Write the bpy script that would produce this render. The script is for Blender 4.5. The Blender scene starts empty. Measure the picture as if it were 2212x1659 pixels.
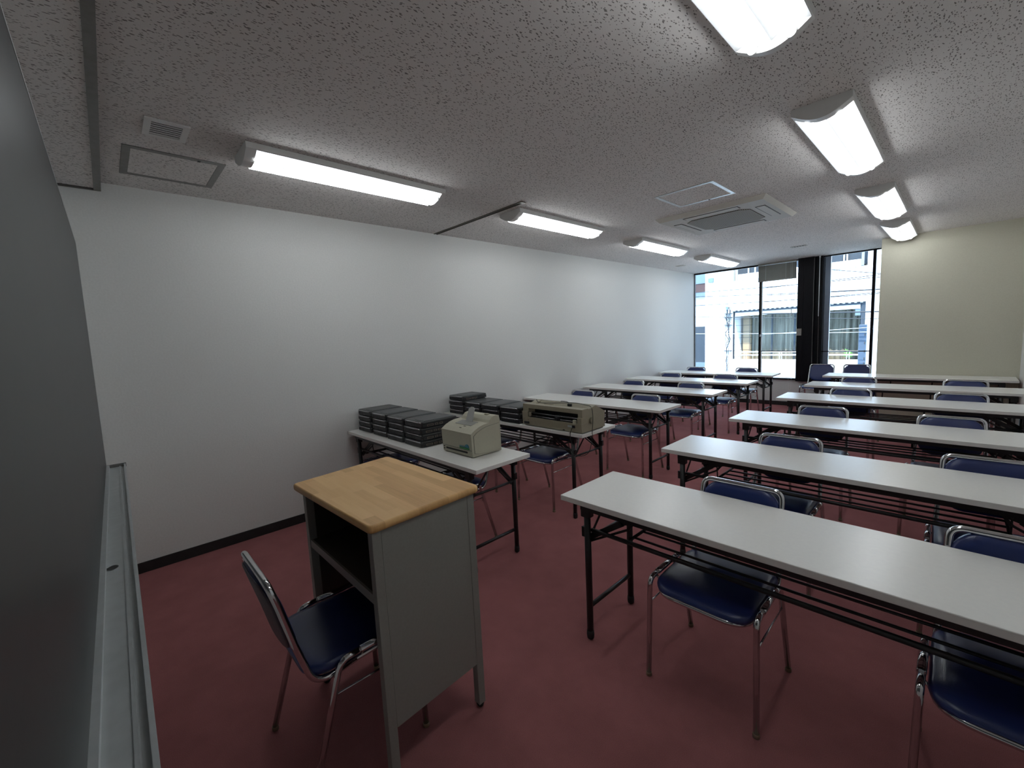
import bpy, bmesh, math, random
from mathutils import Vector, Matrix
random.seed(7)
S = bpy.context.scene
COL = S.collection
PI = math.pi

# ------------------------------------------------------------------ camera, sky, sun, exposure
cam_d = bpy.data.cameras.new('camera')
cam_d.sensor_width = 36.0
cam_d.lens = 918.33 / 2212.0 * 36.0
cam_d.clip_start = 0.005
cam_d.clip_end = 200
cam = bpy.data.objects.new('camera', cam_d)
COL.objects.link(cam)
CAM = Vector((3.7228, 0.1756, 1.4608))
yaw, pitch, roll = -0.811205, 0.111292, -0.048251
fwd = Vector((math.sin(yaw)*math.cos(pitch), math.cos(yaw)*math.cos(pitch), -math.sin(pitch)))
rt = Vector((math.cos(yaw), -math.sin(yaw), 0))
up = rt.cross(fwd)
r2 = rt*math.cos(roll) + up*math.sin(roll)
u2 = up*math.cos(roll) - rt*math.sin(roll)
cam.matrix_world = Matrix(((r2.x, u2.x, -fwd.x, CAM.x), (r2.y, u2.y, -fwd.y, CAM.y), (r2.z, u2.z, -fwd.z, CAM.z), (0, 0, 0, 1)))
S.camera = cam

wd = bpy.data.worlds.new('sky')
S.world = wd
wd.use_nodes = True
bg = wd.node_tree.nodes['Background']
bg.inputs['Color'].default_value = (0.42, 0.66, 1.0, 1)
bg.inputs['Strength'].default_value = 8.5

sun_d = bpy.data.lights.new('sun', 'SUN')
sun_d.energy = 14.0
sun_d.angle = math.radians(0.6)
sun_d.color = (1.0, 0.95, 0.87)
sun = bpy.data.objects.new('sun', sun_d)
COL.objects.link(sun)
sun.rotation_euler = Vector((-0.22, 0.62, -0.85)).to_track_quat('-Z', 'Y').to_euler()
sun.location = (2, -3, 12)

TUBE = 17.0
S.view_settings.view_transform = 'Standard'
S.view_settings.look = 'None'
S.view_settings.exposure = 0.0
S.view_settings.gamma = 1.0
S.view_settings.use_curve_mapping = False

# ------------------------------------------------------------------ materials
def mat(name, col, rough=0.5, metal=0.0, spec=0.5, emit=None, estr=0.0):
    m = bpy.data.materials.new(name)
    m.use_nodes = True
    b = m.node_tree.nodes['Principled BSDF']
    b.inputs['Base Color'].default_value = (*col, 1)
    b.inputs['Roughness'].default_value = rough
    b.inputs['Metallic'].default_value = metal
    b.inputs['Specular IOR Level'].default_value = spec
    if emit:
        b.inputs['Emission Color'].default_value = (*emit, 1)
        b.inputs['Emission Strength'].default_value = estr
    return m

def N(m, t, **kw):
    n = m.node_tree.nodes.new(t)
    for k, v in kw.items():
        setattr(n, k, v)
    return n

def L(m, a, b):
    m.node_tree.links.new(a, b)

def BS(m):
    return m.node_tree.nodes['Principled BSDF']

def coords(m, scale=(1, 1, 1), kind='Object', rot=(0, 0, 0)):
    tc = N(m, 'ShaderNodeTexCoord')
    mp = N(m, 'ShaderNodeMapping')
    mp.inputs['Scale'].default_value = scale
    mp.inputs['Rotation'].default_value = rot
    L(m, tc.outputs[kind], mp.inputs['Vector'])
    return mp.outputs['Vector']

def ramp(m, fac, stops):
    r = N(m, 'ShaderNodeValToRGB')
    e = r.color_ramp.elements
    while len(e) < len(stops):
        e.new(0.5)
    for k, (p, c) in enumerate(stops):
        e[k].position = p
        e[k].color = (*c, 1)
    L(m, fac, r.inputs['Fac'])
    return r.outputs['Color']

def noise(m, vec, scale, detail=2.0, rough=0.5):
    n = N(m, 'ShaderNodeTexNoise')
    n.inputs['Scale'].default_value = scale
    n.inputs['Detail'].default_value = detail
    n.inputs['Roughness'].default_value = rough
    L(m, vec, n.inputs['Vector'])
    return n

def bump(m, h, strength, dist=0.002):
    b = N(m, 'ShaderNodeBump')
    b.inputs['Strength'].default_value = strength
    b.inputs['Distance'].default_value = dist
    L(m, h, b.inputs['Height'])
    L(m, b.outputs['Normal'], BS(m).inputs['Normal'])

def paint(name, c1, c2, scale, rough=0.5, bs=0.0, metal=0.0, spec=0.5):
    m = mat(name, c1, rough, metal, spec)
    v = coords(m)
    n = noise(m, v, scale, 3)
    L(m, ramp(m, n.outputs['Fac'], [(0.35, c1), (0.65, c2)]), BS(m).inputs['Base Color'])
    if bs:
        bump(m, n.outputs['Fac'], bs)
    return m

# wallpaper: white with fine mottling and an embossed grain
M_wall = paint('white_wallpaper', (0.70, 0.70, 0.675), (0.665, 0.665, 0.64), 90, 0.75, 0.35, spec=0.25)
M_beige = paint('beige_wallpaper', (0.60, 0.58, 0.47), (0.57, 0.55, 0.445), 120, 0.75, 0.2, spec=0.25)
M_base = paint('black_vinyl_base', (0.012, 0.012, 0.012), (0.018, 0.018, 0.018), 20, 0.5)

# fissured mineral fibre ceiling board
def ceiling_mat():
    m = mat('fissured_ceiling_board', (0.5, 0.5, 0.5), 0.9, 0, 0.15)
    v = coords(m)
    warp = noise(m, v, 14, 2)
    sub = N(m, 'ShaderNodeVectorMath', operation='SUBTRACT')
    L(m, warp.outputs['Color'], sub.inputs[0]); sub.inputs[1].default_value = (0.5, 0.5, 0.5)
    scl = N(m, 'ShaderNodeVectorMath', operation='SCALE'); scl.inputs['Scale'].default_value = 0.035
    L(m, sub.outputs['Vector'], scl.inputs[0])
    add = N(m, 'ShaderNodeVectorMath', operation='ADD')
    L(m, v, add.inputs[0]); L(m, scl.outputs['Vector'], add.inputs[1])
    outs = []
    for rot, sx, sy, thr in ((0.25, 95, 34, 0.20), (-0.5, 70, 30, 0.155), (1.1, 120, 60, 0.17)):
        mp = N(m, 'ShaderNodeMapping')
        mp.inputs['Rotation'].default_value = (0, 0, rot)
        mp.inputs['Scale'].default_value = (sx, sy, 1)
        L(m, add.outputs['Vector'], mp.inputs['Vector'])
        vo = N(m, 'ShaderNodeTexVoronoi', voronoi_dimensions='2D')
        vo.inputs['Scale'].default_value = 1.0
        L(m, mp.outputs['Vector'], vo.inputs['Vector'])
        lt = N(m, 'ShaderNodeMath', operation='LESS_THAN'); lt.inputs[1].default_value = thr
        L(m, vo.outputs['Distance'], lt.inputs[0])
        sep = N(m, 'ShaderNodeSeparateColor'); L(m, vo.outputs['Color'], sep.inputs[0])
        pick = N(m, 'ShaderNodeMath', operation='LESS_THAN'); pick.inputs[1].default_value = 0.32
        L(m, sep.outputs[0], pick.inputs[0])
        mul = N(m, 'ShaderNodeMath', operation='MULTIPLY')
        L(m, lt.outputs[0], mul.inputs[0]); L(m, pick.outputs[0], mul.inputs[1])
        outs.append(mul.outputs[0])
    a = N(m, 'ShaderNodeMath', operation='MAXIMUM'); L(m, outs[0], a.inputs[0]); L(m, outs[1], a.inputs[1])
    b = N(m, 'ShaderNodeMath', operation='MAXIMUM'); L(m, a.outputs[0], b.inputs[0]); L(m, outs[2], b.inputs[1])
    fine = noise(m, v, 260, 2)
    base = ramp(m, fine.outputs['Fac'], [(0.3, (0.68, 0.65, 0.625)), (0.7, (0.74, 0.71, 0.685))])
    mix = N(m, 'ShaderNodeMix', data_type='RGBA')
    L(m, b.outputs[0], mix.inputs['Factor']); L(m, base, mix.inputs['A'])
    mix.inputs['B'].default_value = (0.22, 0.205, 0.19, 1)
    L(m, mix.outputs['Result'], BS(m).inputs['Base Color'])
    inv = N(m, 'ShaderNodeMath', operation='SUBTRACT'); inv.inputs[0].default_value = 1.0
    L(m, b.outputs[0], inv.inputs[1])
    bump(m, inv.outputs[0], 0.5, 0.004)
    return m
M_ceil = ceiling_mat()

def carpet_mat():
    m = mat('dusty_red_carpet', (0.2, 0.08, 0.08), 0.95, 0, 0.1)
    v = coords(m)
    n1 = noise(m, v, 420, 3, 0.7)
    n2 = noise(m, v, 5, 3, 0.6)
    c1 = ramp(m, n1.outputs['Fac'], [(0.3, (0.285, 0.105, 0.105)), (0.7, (0.430, 0.172, 0.172))])
    c2 = ramp(m, n2.outputs['Fac'], [(0.3, (0.88, 0.88, 0.88)), (0.7, (1.06, 1.06, 1.06))])
    mix = N(m, 'ShaderNodeMix', data_type='RGBA', blend_type='MULTIPLY')
    mix.inputs['Factor'].default_value = 1
    L(m, c1, mix.inputs['A']); L(m, c2, mix.inputs['B'])
    L(m, mix.outputs['Result'], BS(m).inputs['Base Color'])
    bump(m, n1.outputs['Fac'], 0.6, 0.004)
    return m
M_carpet = carpet_mat()

def wood_mat():
    m = mat('pale_butcher_block', (0.5, 0.3, 0.15), 0.42, 0, 0.4)
    v = coords(m)
    br = N(m, 'ShaderNodeTexBrick')
    br.offset = 0.37; br.offset_frequency = 2
    br.inputs['Scale'].default_value = 1.0
    br.inputs['Mortar Size'].default_value = 0.0
    br.inputs['Brick Width'].default_value = 0.27
    br.inputs['Row Height'].default_value = 0.042
    br.inputs['Color1'].default_value = (0.0, 0.0, 0.0, 1)
    br.inputs['Color2'].default_value = (1, 1, 1, 1)
    L(m, v, br.inputs['Vector'])
    mp = N(m, 'ShaderNodeMapping'); mp.inputs['Scale'].default_value = (2.2, 34, 10)
    L(m, v, mp.inputs['Vector'])
    g = noise(m, mp.outputs['Vector'], 1.6, 5, 0.65)
    mx = N(m, 'ShaderNodeMix', data_type='RGBA'); mx.inputs['Factor'].default_value = 0.45
    L(m, g.outputs['Fac'], mx.inputs['A']); L(m, br.outputs['Color'], mx.inputs['B'])
    L(m, ramp(m, mx.outputs['Result'], [(0.15, (0.57, 0.315, 0.115)), (0.5, (0.74, 0.44, 0.175)), (0.85, (0.83, 0.53, 0.225))]), BS(m).inputs['Base Color'])
    return m
M_wood = wood_mat()

M_top = paint('grey_white_melamine', (0.82, 0.81, 0.765), (0.80, 0.79, 0.75), 60, 0.26, spec=0.5)
M_edge = paint('grey_edge_band', (0.55, 0.52, 0.48), (0.53, 0.50, 0.46), 60, 0.4)
M_black = paint('black_painted_steel', (0.010, 0.010, 0.011), (0.014, 0.014, 0.015), 40, 0.38)
M_chrome = paint('chrome_tube', (0.66, 0.66, 0.67), (0.60, 0.60, 0.61), 30, 0.10, metal=1.0)
M_foot = paint('brown_plastic_glide', (0.25, 0.17, 0.10), (0.20, 0.14, 0.09), 50, 0.5)
M_rubber = paint('black_rubber', (0.012, 0.012, 0.012), (0.016, 0.016, 0.016), 50, 0.7)
def vinyl(name, c1, c2):
    m = mat(name, c1, 0.31, 0, 0.6)
    v = coords(m)
    n = noise(m, v, 8, 2)
    L(m, ramp(m, n.outputs['Fac'], [(0.3, c1), (0.7, c2)]), BS(m).inputs['Base Color'])
    f = noise(m, v, 350, 2)
    bump(m, f.outputs['Fac'], 0.25, 0.0008)
    return m
M_blue = vinyl('blue_vinyl', (0.013, 0.026, 0.115), (0.016, 0.031, 0.130))
M_shell = paint('dark_grey_shell', (0.07, 0.06, 0.075), (0.08, 0.07, 0.085), 40, 0.5)
M_steel = paint('grey_painted_steel', (0.27, 0.27, 0.245), (0.255, 0.255, 0.23), 120, 0.45)
M_shade_marks = paint('shaded_steel_and_marks', (0.075, 0.066, 0.054), (0.068, 0.060, 0.049), 120, 0.5)  # lectern's inner shade put into the steel colour; also printer buttons and marks
M_paper = paint('paper_label', (0.55, 0.53, 0.50), (0.50, 0.48, 0.45), 60, 0.7)
M_board = paint('enamel_board', (0.055, 0.058, 0.058), (0.05, 0.053, 0.053), 6, 0.34, spec=0.15)
M_alu = paint('satin_aluminium', (0.52, 0.55, 0.55), (0.48, 0.51, 0.51), 30, 0.38, metal=0.35)
M_alud = paint('grey_aluminium_trim', (0.20, 0.195, 0.185), (0.17, 0.165, 0.155), 30, 0.45, metal=0.2)
M_dark = paint('dark_gap', (0.012, 0.012, 0.012), (0.02, 0.02, 0.02), 30, 0.7)
M_gold = paint('brass_track', (0.10, 0.085, 0.055), (0.08, 0.07, 0.045), 30, 0.5, metal=0.4)
M_lampw = paint('white_lamp_enamel', (0.72, 0.72, 0.70), (0.70, 0.70, 0.68), 30, 0.45)
M_refl = paint('grey_lamp_reflector', (0.34, 0.345, 0.35), (0.32, 0.325, 0.33), 30, 0.35, metal=0.0, spec=0.6)
M_tube = mat('fluorescent_tube', (0.9, 0.9, 0.9), 0.4, emit=(0.93, 0.97, 1.0), estr=TUBE)
M_acw = paint('ivory_plastic', (0.52, 0.50, 0.45), (0.50, 0.48, 0.43), 40, 0.6, spec=0.2)
M_lapt = paint('black_laptop_plastic', (0.014, 0.015, 0.018), (0.019, 0.020, 0.023), 60, 0.42)
M_lid = paint('dark_grey_laptop_lid', (0.040, 0.043, 0.044), (0.046, 0.049, 0.050), 60, 0.36)
M_lidd = paint('blue_black_lid_inset', (0.016, 0.020, 0.024), (0.020, 0.024, 0.028), 60, 0.3)
M_silver = paint('silver_trim', (0.45, 0.45, 0.46), (0.40, 0.40, 0.41), 30, 0.25, metal=0.8)
M_port = paint('tan_metal_port', (0.22, 0.18, 0.14), (0.19, 0.155, 0.12), 60, 0.4)
M_prn = paint('cream_printer_plastic', (0.47, 0.45, 0.345), (0.455, 0.435, 0.335), 50, 0.5)
M_prn2 = paint('yellowed_printer_plastic', (0.31, 0.285, 0.205), (0.295, 0.27, 0.195), 50, 0.5)
M_smoke = paint('grey_translucent_plastic', (0.42, 0.42, 0.40), (0.40, 0.40, 0.38), 40, 0.3)
M_green = paint('green_print', (0.03, 0.22, 0.06), (0.03, 0.20, 0.06), 30, 0.5)
M_teal = paint('teal_print', (0.03, 0.17, 0.24), (0.04, 0.19, 0.26), 30, 0.5)
M_cable = paint('black_cable', (0.015, 0.018, 0.016), (0.02, 0.022, 0.02), 60, 0.45)
M_sash = paint('black_window_steel', (0.006, 0.006, 0.008), (0.008, 0.008, 0.010), 30, 0.35, spec=0.12)
M_sash_g = paint('blue_grey_sash', (0.22, 0.26, 0.33), (0.20, 0.24, 0.31), 12, 0.3, metal=0.5)
M_blind = paint('grey_blind_slat', (0.27, 0.255, 0.225), (0.255, 0.24, 0.21), 20, 0.5)
M_wand = paint('clear_white_wand', (0.75, 0.78, 0.78), (0.70, 0.73, 0.73), 30, 0.3)
M_switch = paint('grey_switch_plate', (0.30, 0.28, 0.255), (0.28, 0.26, 0.235), 30, 0.4)

def acgrille_mat():
    m = mat('ac_mesh_grille', (0.3, 0.3, 0.27), 0.7, 0, 0.1)
    v = coords(m)
    ck = N(m, 'ShaderNodeTexVoronoi', voronoi_dimensions='2D')
    ck.inputs['Scale'].default_value = 70; ck.inputs['Randomness'].default_value = 0
    L(m, v, ck.inputs['Vector'])
    L(m, ramp(m, ck.outputs['Distance'], [(0.32, (0.08, 0.08, 0.07)), (0.44, (0.42, 0.40, 0.35))]), BS(m).inputs['Base Color'])
    return m
M_acg = acgrille_mat()

def glass_mat():
    m = bpy.data.materials.new('window_glass'); m.use_nodes = True
    nt = m.node_tree; nt.nodes.clear()
    o = nt.nodes.new('ShaderNodeOutputMaterial'); t = nt.nodes.new('ShaderNodeBsdfTransparent')
    g = nt.nodes.new('ShaderNodeBsdfGlossy'); g.inputs['Roughness'].default_value = 0.02
    t.inputs['Color'].default_value = (0.93, 0.96, 0.96, 1)
    f = nt.nodes.new('ShaderNodeFresnel'); f.inputs['IOR'].default_value = 1.35
    mx = nt.nodes.new('ShaderNodeMixShader')
    nt.links.new(f.outputs[0], mx.inputs[0]); nt.links.new(t.outputs[0], mx.inputs[1]); nt.links.new(g.outputs[0], mx.inputs[2])
    nt.links.new(mx.outputs[0], o.inputs['Surface'])
    return m
M_glass = glass_mat()

M_glass_far = glass_mat()
M_glass_far.name = 'balcony_glass'
[n for n in M_glass_far.node_tree.nodes if n.type == 'FRESNEL'][0].inputs['IOR'].default_value = 1.12
def tile_mat(name, c1, c2, mortar, w, h, ms, plane='XZ'):
    m = mat(name, c1, 0.6)
    v = coords(m, rot=(PI/2, 0, 0) if plane == 'XZ' else (0, 0, 0))
    br = N(m, 'ShaderNodeTexBrick'); br.offset = 0.0
    br.inputs['Scale'].default_value = 1
    br.inputs['Brick Width'].default_value = w; br.inputs['Row Height'].default_value = h
    br.inputs['Mortar Size'].default_value = ms
    br.inputs['Color1'].default_value = (*c1, 1); br.inputs['Color2'].default_value = (*c2, 1); br.inputs['Mortar'].default_value = (*mortar, 1)
    L(m, v, br.inputs['Vector'])
    L(m, br.outputs['Color'], BS(m).inputs['Base Color'])
    return m
M_tile = tile_mat('white_facade_tile', (0.80, 0.79, 0.77), (0.77, 0.76, 0.74), (0.30, 0.24, 0.22), 0.12, 0.21, 0.006)
M_white = paint('white_render', (0.80, 0.80, 0.78), (0.77, 0.77, 0.75), 6, 0.7)
M_tan = tile_mat('tan_side_tile', (0.30, 0.21, 0.13), (0.28, 0.20, 0.12), (0.06, 0.05, 0.04), 0.4, 0.21, 0.008)
M_bluegrey = paint('blue_grey_wall', (0.020, 0.026, 0.034), (0.017, 0.022, 0.030), 2, 0.6)
M_bluelight = paint('pale_blue_wall', (0.10, 0.135, 0.165), (0.09, 0.125, 0.15), 2, 0.6)
M_redstrip = paint('red_brown_strip', (0.05, 0.02, 0.016), (0.045, 0.018, 0.014), 3, 0.7)
M_asphalt = paint('asphalt', (0.06, 0.06, 0.062), (0.05, 0.05, 0.052), 30, 0.9)
def curtain_mat():
    m = mat('grey_brown_curtain', (0.1, 0.09, 0.07), 0.85)
    v = coords(m, (9, 1, 0.6))
    n = noise(m, v, 1.5, 4, 0.6)
    L(m, ramp(m, n.outputs['Fac'], [(0.3, (0.13, 0.098, 0.070)), (0.5, (0.21, 0.163, 0.120)), (0.7, (0.31, 0.245, 0.185))]), BS(m).inputs['Base Color'])
    return m
M_curtain = curtain_mat()
M_leaf = paint('leaf_green', (0.08, 0.22, 0.04), (0.13, 0.30, 0.06), 20, 0.5)
M_signf = paint('blue_white_sign_face', (0.045, 0.062, 0.088), (0.055, 0.072, 0.098), 4, 0.3)
M_wire = paint('black_wire', (0.02, 0.02, 0.022), (0.025, 0.025, 0.027), 10, 0.6)

# ------------------------------------------------------------------ mesh helpers
class MB:
    def __init__(s):
        s.bm = bmesh.new()
    def face_mat(s, before, idx):
        s.bm.faces.ensure_lookup_table()
        for f in s.bm.faces[before:]:
            f.material_index = idx
    def box(s, x0, x1, y0, y1, z0, z1, bev=0.0, seg=2, mi=0, M=None):
        tb = bmesh.new()
        bmesh.ops.create_cube(tb, size=1.0)
        for v in tb.verts:
            v.co = Vector(((x0+x1)/2 + v.co.x*(x1-x0), (y0+y1)/2 + v.co.y*(y1-y0), (z0+z1)/2 + v.co.z*(z1-z0)))
        if bev > 0:
            bmesh.ops.bevel(tb, geom=tb.edges[:], offset=bev, segments=seg, affect='EDGES', profile=0.5)
        s.merge(tb, mi, M)
        return s
    def merge(s, tb, mi=0, M=None, smooth=False):
        mp = {}
        for v in tb.verts:
            mp[v] = s.bm.verts.new(M @ v.co if M else v.co)
        for f in tb.faces:
            try:
                nf = s.bm.faces.new([mp[v] for v in f.verts])
                nf.material_index = mi
                nf.smooth = smooth or f.smooth
            except ValueError:
                pass
        tb.free()
    def tube(s, pts, r, seg=10, closed=False, caps=True, mi=0):
        pts = [Vector(p) for p in pts]
        n = len(pts)
        tang = []
        for i in range(n):
            if closed:
                t = pts[(i+1) % n] - pts[i-1]
            else:
                t = pts[min(i+1, n-1)] - pts[max(i-1, 0)]
            tang.append(t.normalized())
        ref = Vector((0, 0, 1)) if abs(tang[0].z) < 0.9 else Vector((1, 0, 0))
        nrm = tang[0].cross(ref).normalized()
        rings = []
        for i in range(n):
            t = tang[i]
            nrm = (nrm - t*nrm.dot(t)).normalized()
            bn = t.cross(nrm)
            rr = r[i] if isinstance(r, (list, tuple)) else r
            rings.append([s.bm.verts.new(pts[i] + nrm*math.cos(2*PI*k/seg)*rr + bn*math.sin(2*PI*k/seg)*rr) for k in range(seg)])
        m = n if closed else n-1
        for i in range(m):
            a, b = rings[i], rings[(i+1) % n]
            off = 0
            if closed and i == n-1:
                best = min(range(seg), key=lambda o: (a[0].co-b[o].co).length)
                off = best
            for k in range(seg):
                f = s.bm.faces.new((a[k], a[(k+1) % seg], b[(k+1+off) % seg], b[(k+off) % seg]))
                f.smooth = True; f.material_index = mi
        if caps and not closed:
            for rg in (rings[0], rings[-1]):
                f = s.bm.faces.new(rg); f.material_index = mi
        return s
    def prism(s, poly, axis, a, b, mi=0, smooth=False, bev=0.0):
        """polygon in the two other axes, extruded along axis from a to b"""
        def P(u, v, w):
            return {'x': (w, u, v), 'y': (u, w, v), 'z': (u, v, w)}[axis]
        tb = bmesh.new()
        A = [tb.verts.new(P(u, v, a)) for u, v in poly]
        B = [tb.verts.new(P(u, v, b)) for u, v in poly]
        n = len(poly)
        tb.faces.new(A); tb.faces.new(B[::-1])
        for k in range(n):
            f = tb.faces.new((A[k], A[(k+1) % n], B[(k+1) % n], B[k]))
            f.smooth = smooth
        bmesh.ops.recalc_face_normals(tb, faces=tb.faces[:])
        if bev > 0:
            bmesh.ops.bevel(tb, geom=tb.edges[:], offset=bev, segments=2, affect='EDGES', profile=0.5)
        s.merge(tb, mi)
        return s
    def hexa(s, p, mi=0):
        """eight corners: bottom four then top four, counter-clockwise"""
        v = [s.bm.verts.new(q) for q in p]
        for q in ((3, 2, 1, 0), (4, 5, 6, 7), (0, 1, 5, 4), (1, 2, 6, 5), (2, 3, 7, 6), (3, 0, 4, 7)):
            f = s.bm.faces.new([v[k] for k in q]); f.material_index = mi
        return s
    def bar(s, p, q, w, h, mi=0):
        """flat bar from p to q, w wide (horizontal) and h tall"""
        p, q = Vector(p), Vector(q)
        d = q-p; ln = d.length; d.normalize()
        side = d.cross(Vector((0, 0, 1)))
        if side.length < 1e-4:
            side = Vector((1, 0, 0))
        side.normalize(); upv = side.cross(d)
        M = Matrix(((d.x, side.x, upv.x, p.x), (d.y, side.y, upv.y, p.y), (d.z, side.z, upv.z, p.z), (0, 0, 0, 1)))
        s.box(0, ln, -w/2, w/2, -h/2, h/2, M=M, mi=mi)
        return s
    def pad(s, outline, layers, fn, mi=0):
        """closed outline of (u,v); layers of (inset factor, w); fn maps (u,v,w) to a point"""
        n = len(outline)
        rings = []
        for (k, w) in layers:
            rings.append([s.bm.verts.new(fn(u*k[0], v*k[1], w)) for (u, v) in outline])
        for a, b in zip(rings, rings[1:]):
            for k in range(n):
                f = s.bm.faces.new((a[k], a[(k+1) % n], b[(k+1) % n], b[k])); f.smooth = True; f.material_index = mi
        for rg, w in ((rings[0], layers[0][1]), (rings[-1], layers[-1][1])):
            c = s.bm.verts.new(fn(0, 0, w))
            for k in range(n):
                f = s.bm.faces.new((rg[k], rg[(k+1) % n], c)); f.smooth = True; f.material_index = mi
        return s
    def build(s, name, mats, parent=None, loc=None):
        bmesh.ops.recalc_face_normals(s.bm, faces=s.bm.faces[:])
        me = bpy.data.meshes.new(name)
        s.bm.to_mesh(me); s.bm.free()
        for m in (mats if isinstance(mats, (list, tuple)) else [mats]):
            me.materials.append(m)
        o = bpy.data.objects.new(name, me)
        COL.objects.link(o)
        if parent is not None:
            o.parent = parent
        if loc is not None:
            o.location = loc
        return o

def fillet(pts, radii, seg=6):
    """round the inner corners of a polyline"""
    pts = [Vector(p) for p in pts]
    out = [pts[0]]
    for i in range(1, len(pts)-1):
        r = radii[i-1] if isinstance(radii, (list, tuple)) else radii
        a, b, c = pts[i-1], pts[i], pts[i+1]
        d1 = (a-b); d2 = (c-b)
        l1, l2 = d1.length, d2.length
        d1.normalize(); d2.normalize()
        ang = d1.angle(d2)
        if r <= 0 or ang > PI-0.02:
            out.append(b); continue
        t = min(r/math.tan(ang/2), l1*0.49, l2*0.49)
        p, q = b+d1*t, b+d2*t
        for k in range(seg+1):
            u = k/seg
            out.append(p*(1-u)**2 + b*2*u*(1-u) + q*u*u)
    out.append(pts[-1])
    return out

def rrect(w, h, r, seg=7):
    pts = []
    for cx, cy, a0 in ((w/2-r, h/2-r, 0), (-w/2+r, h/2-r, PI/2), (-w/2+r, -h/2+r, PI), (w/2-r, -h/2+r, 1.5*PI)):
        for k in range(seg+1):
            a = a0 + PI/2*k/seg
            pts.append((cx + r*math.cos(a), cy + r*math.sin(a)))
    # densify the straight runs
    out = []
    n = len(pts)
    for i in range(n):
        a, b = pts[i], pts[(i+1) % n]
        out.append(a)
        d = math.hypot(b[0]-a[0], b[1]-a[1])
        m = int(d/0.05)
        for k in range(1, m+1):
            u = k/(m+1)
            out.append((a[0]+(b[0]-a[0])*u, a[1]+(b[1]-a[1])*u))
    return out

def thing(name, label, cat, loc=(0, 0, 0), rz=0.0, group=None):
    o = bpy.data.objects.new(name, None)
    o.empty_display_size = 0.1
    COL.objects.link(o)
    o.location = loc; o.rotation_euler = (0, 0, rz)
    return tag(o, label, cat, group)

def tag(o, label, cat, group=None, kind=None):
    o['label'] = label; o['category'] = cat
    if group: o['group'] = group
    if kind: o['kind'] = kind
    return o

def struct(o):
    o['kind'] = 'structure'
    return o

def dup(root, loc, rz, label, group=None):
    r = root.copy(); COL.objects.link(r)
    r.location = loc; r.rotation_euler = (0, 0, rz); r['label'] = label
    if group: r['group'] = group
    for ch in root.children:
        c = ch.copy(); COL.objects.link(c); c.parent = r
        for g in ch.children:
            d = g.copy(); COL.objects.link(d); d.parent = c
    return r

# ------------------------------------------------------------------ room shell
H = 2.5305     # ceiling
D = 8.879      # window wall
XR = 4.245     # right wall
SB = 7.93      # face of the beige shaft
SX = 2.95      # its left edge
struct(MB().box(-0.25, XR+0.25, -0.3, D+0.25, -0.2, 0.0).build('floor', M_carpet))
struct(MB().box(-0.25, XR+0.25, -0.3, D+0.10, H, H+0.2).build('ceiling', M_ceil))
struct(MB().box(-0.25, 0.0, -0.3, D+0.035, 0.0, H).build('wall_left', M_wall))
struct(MB().box(XR, XR+0.25, -0.3, D+0.25, 0.0, H).build('wall_right', M_wall))
# the front wall stands a little out of square and out of plumb
struct(MB().hexa([(0, -0.25, 0), (XR, -0.25, 0), (XR, -0.015, 0), (0, 0.070, 0),
                  (0, -0.25, H), (XR, -0.25, H), (XR, 0.0, H), (0, 0.086, H)]).build('wall_front', M_wall))
# window wall: low wall below the sill, and the shaft boxed out in the right corner
struct(MB().box(0.0, SX, D, D+0.25, 0.0, 0.468).build('wall_back', M_wall))
struct(MB().box(SX, XR, SB, D+0.25, 0.0, H).build('wall_corner', M_beige))
struct(MB().box(0.0, 0.009, 0.11, D, 0.0, 0.072, 0.002).build('baseboard_left', M_base))
struct(MB().box(0.009, SX, D-0.009, D, 0.0, 0.072, 0.002).build('baseboard_back', M_base))
struct(MB().box(SX-0.009, SX, SB, D-0.009, 0.0, 0.072).box(SX-0.009, XR, SB-0.009, SB, 0.0, 0.072).build('baseboard_corner', M_base))

# soffit strip of ceiling board above the board, edged with grey trim
so = struct(MB().hexa([(0.03, 0.086, 2.482), (XR, 0.0, 2.482), (XR, 0.235, 2.482), (0.03, 0.244, 2.482),
                       (0.03, 0.086, H), (XR, 0.0, H), (XR, 0.235, H), (0.03, 0.244, H)]).build('ceiling_soffit', M_ceil))
MB().hexa([(0.012, 0.243, 2.474), (XR, 0.234, 2.474), (XR, 0.265, 2.474), (0.012, 0.276, 2.474),
           (0.012, 0.243, H), (XR, 0.234, H), (XR, 0.265, H), (0.012, 0.276, H)]).build('edge_trim', M_alud, so)
MB().box(0.008, 0.016, 0.086, 0.276, 2.474, H).box(0.016, 0.032, 0.09, 0.25, 2.484, 2.50, mi=1).build('end_trim', [M_alud, M_dark], so)

# ------------------------------------------------------------------ window in the back wall
w1 = struct(MB().box(0.0, 1.165, D+0.005, D+0.065, 2.503, 2.528).box(1.165, SX, D+0.005, D+0.065, 2.512, 2.53)
            .box(0.0, SX, D-0.03, D+0.09, 0.466, 0.490, 0.003)
            .box(0.0, 0.012, D+0.01, D+0.06, 0.49, 2.51)
            .box(2.845, SX-0.005, D+0.12, D+0.14, 0.49, 0.5).build('window_1', M_sash))
MB().box(1.186, 1.212, D, D+0.06, 0.49, 2.51, 0.002).box(1.212, 1.232, D+0.01, D+0.05, 0.49, 2.51, 0.002, mi=1).build('mullion', [M_sash, M_alud], w1)
MB().box(2.762, 2.80, D-0.005, D+0.06, 0.49, 2.515, 0.002).build('mullion', M_sash, w1)
MB().box(2.785, 2.80, D-0.03, D-0.005, 1.30, 1.36, 0.002).box(2.770, 2.800, D-0.04, D-0.025, 1.30, 1.315).build('latch', M_sash, w1)
MB().box(1.205, 1.225, D-0.022, D, 1.24, 1.28, 0.003).build('latch', M_silver, w1)
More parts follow.
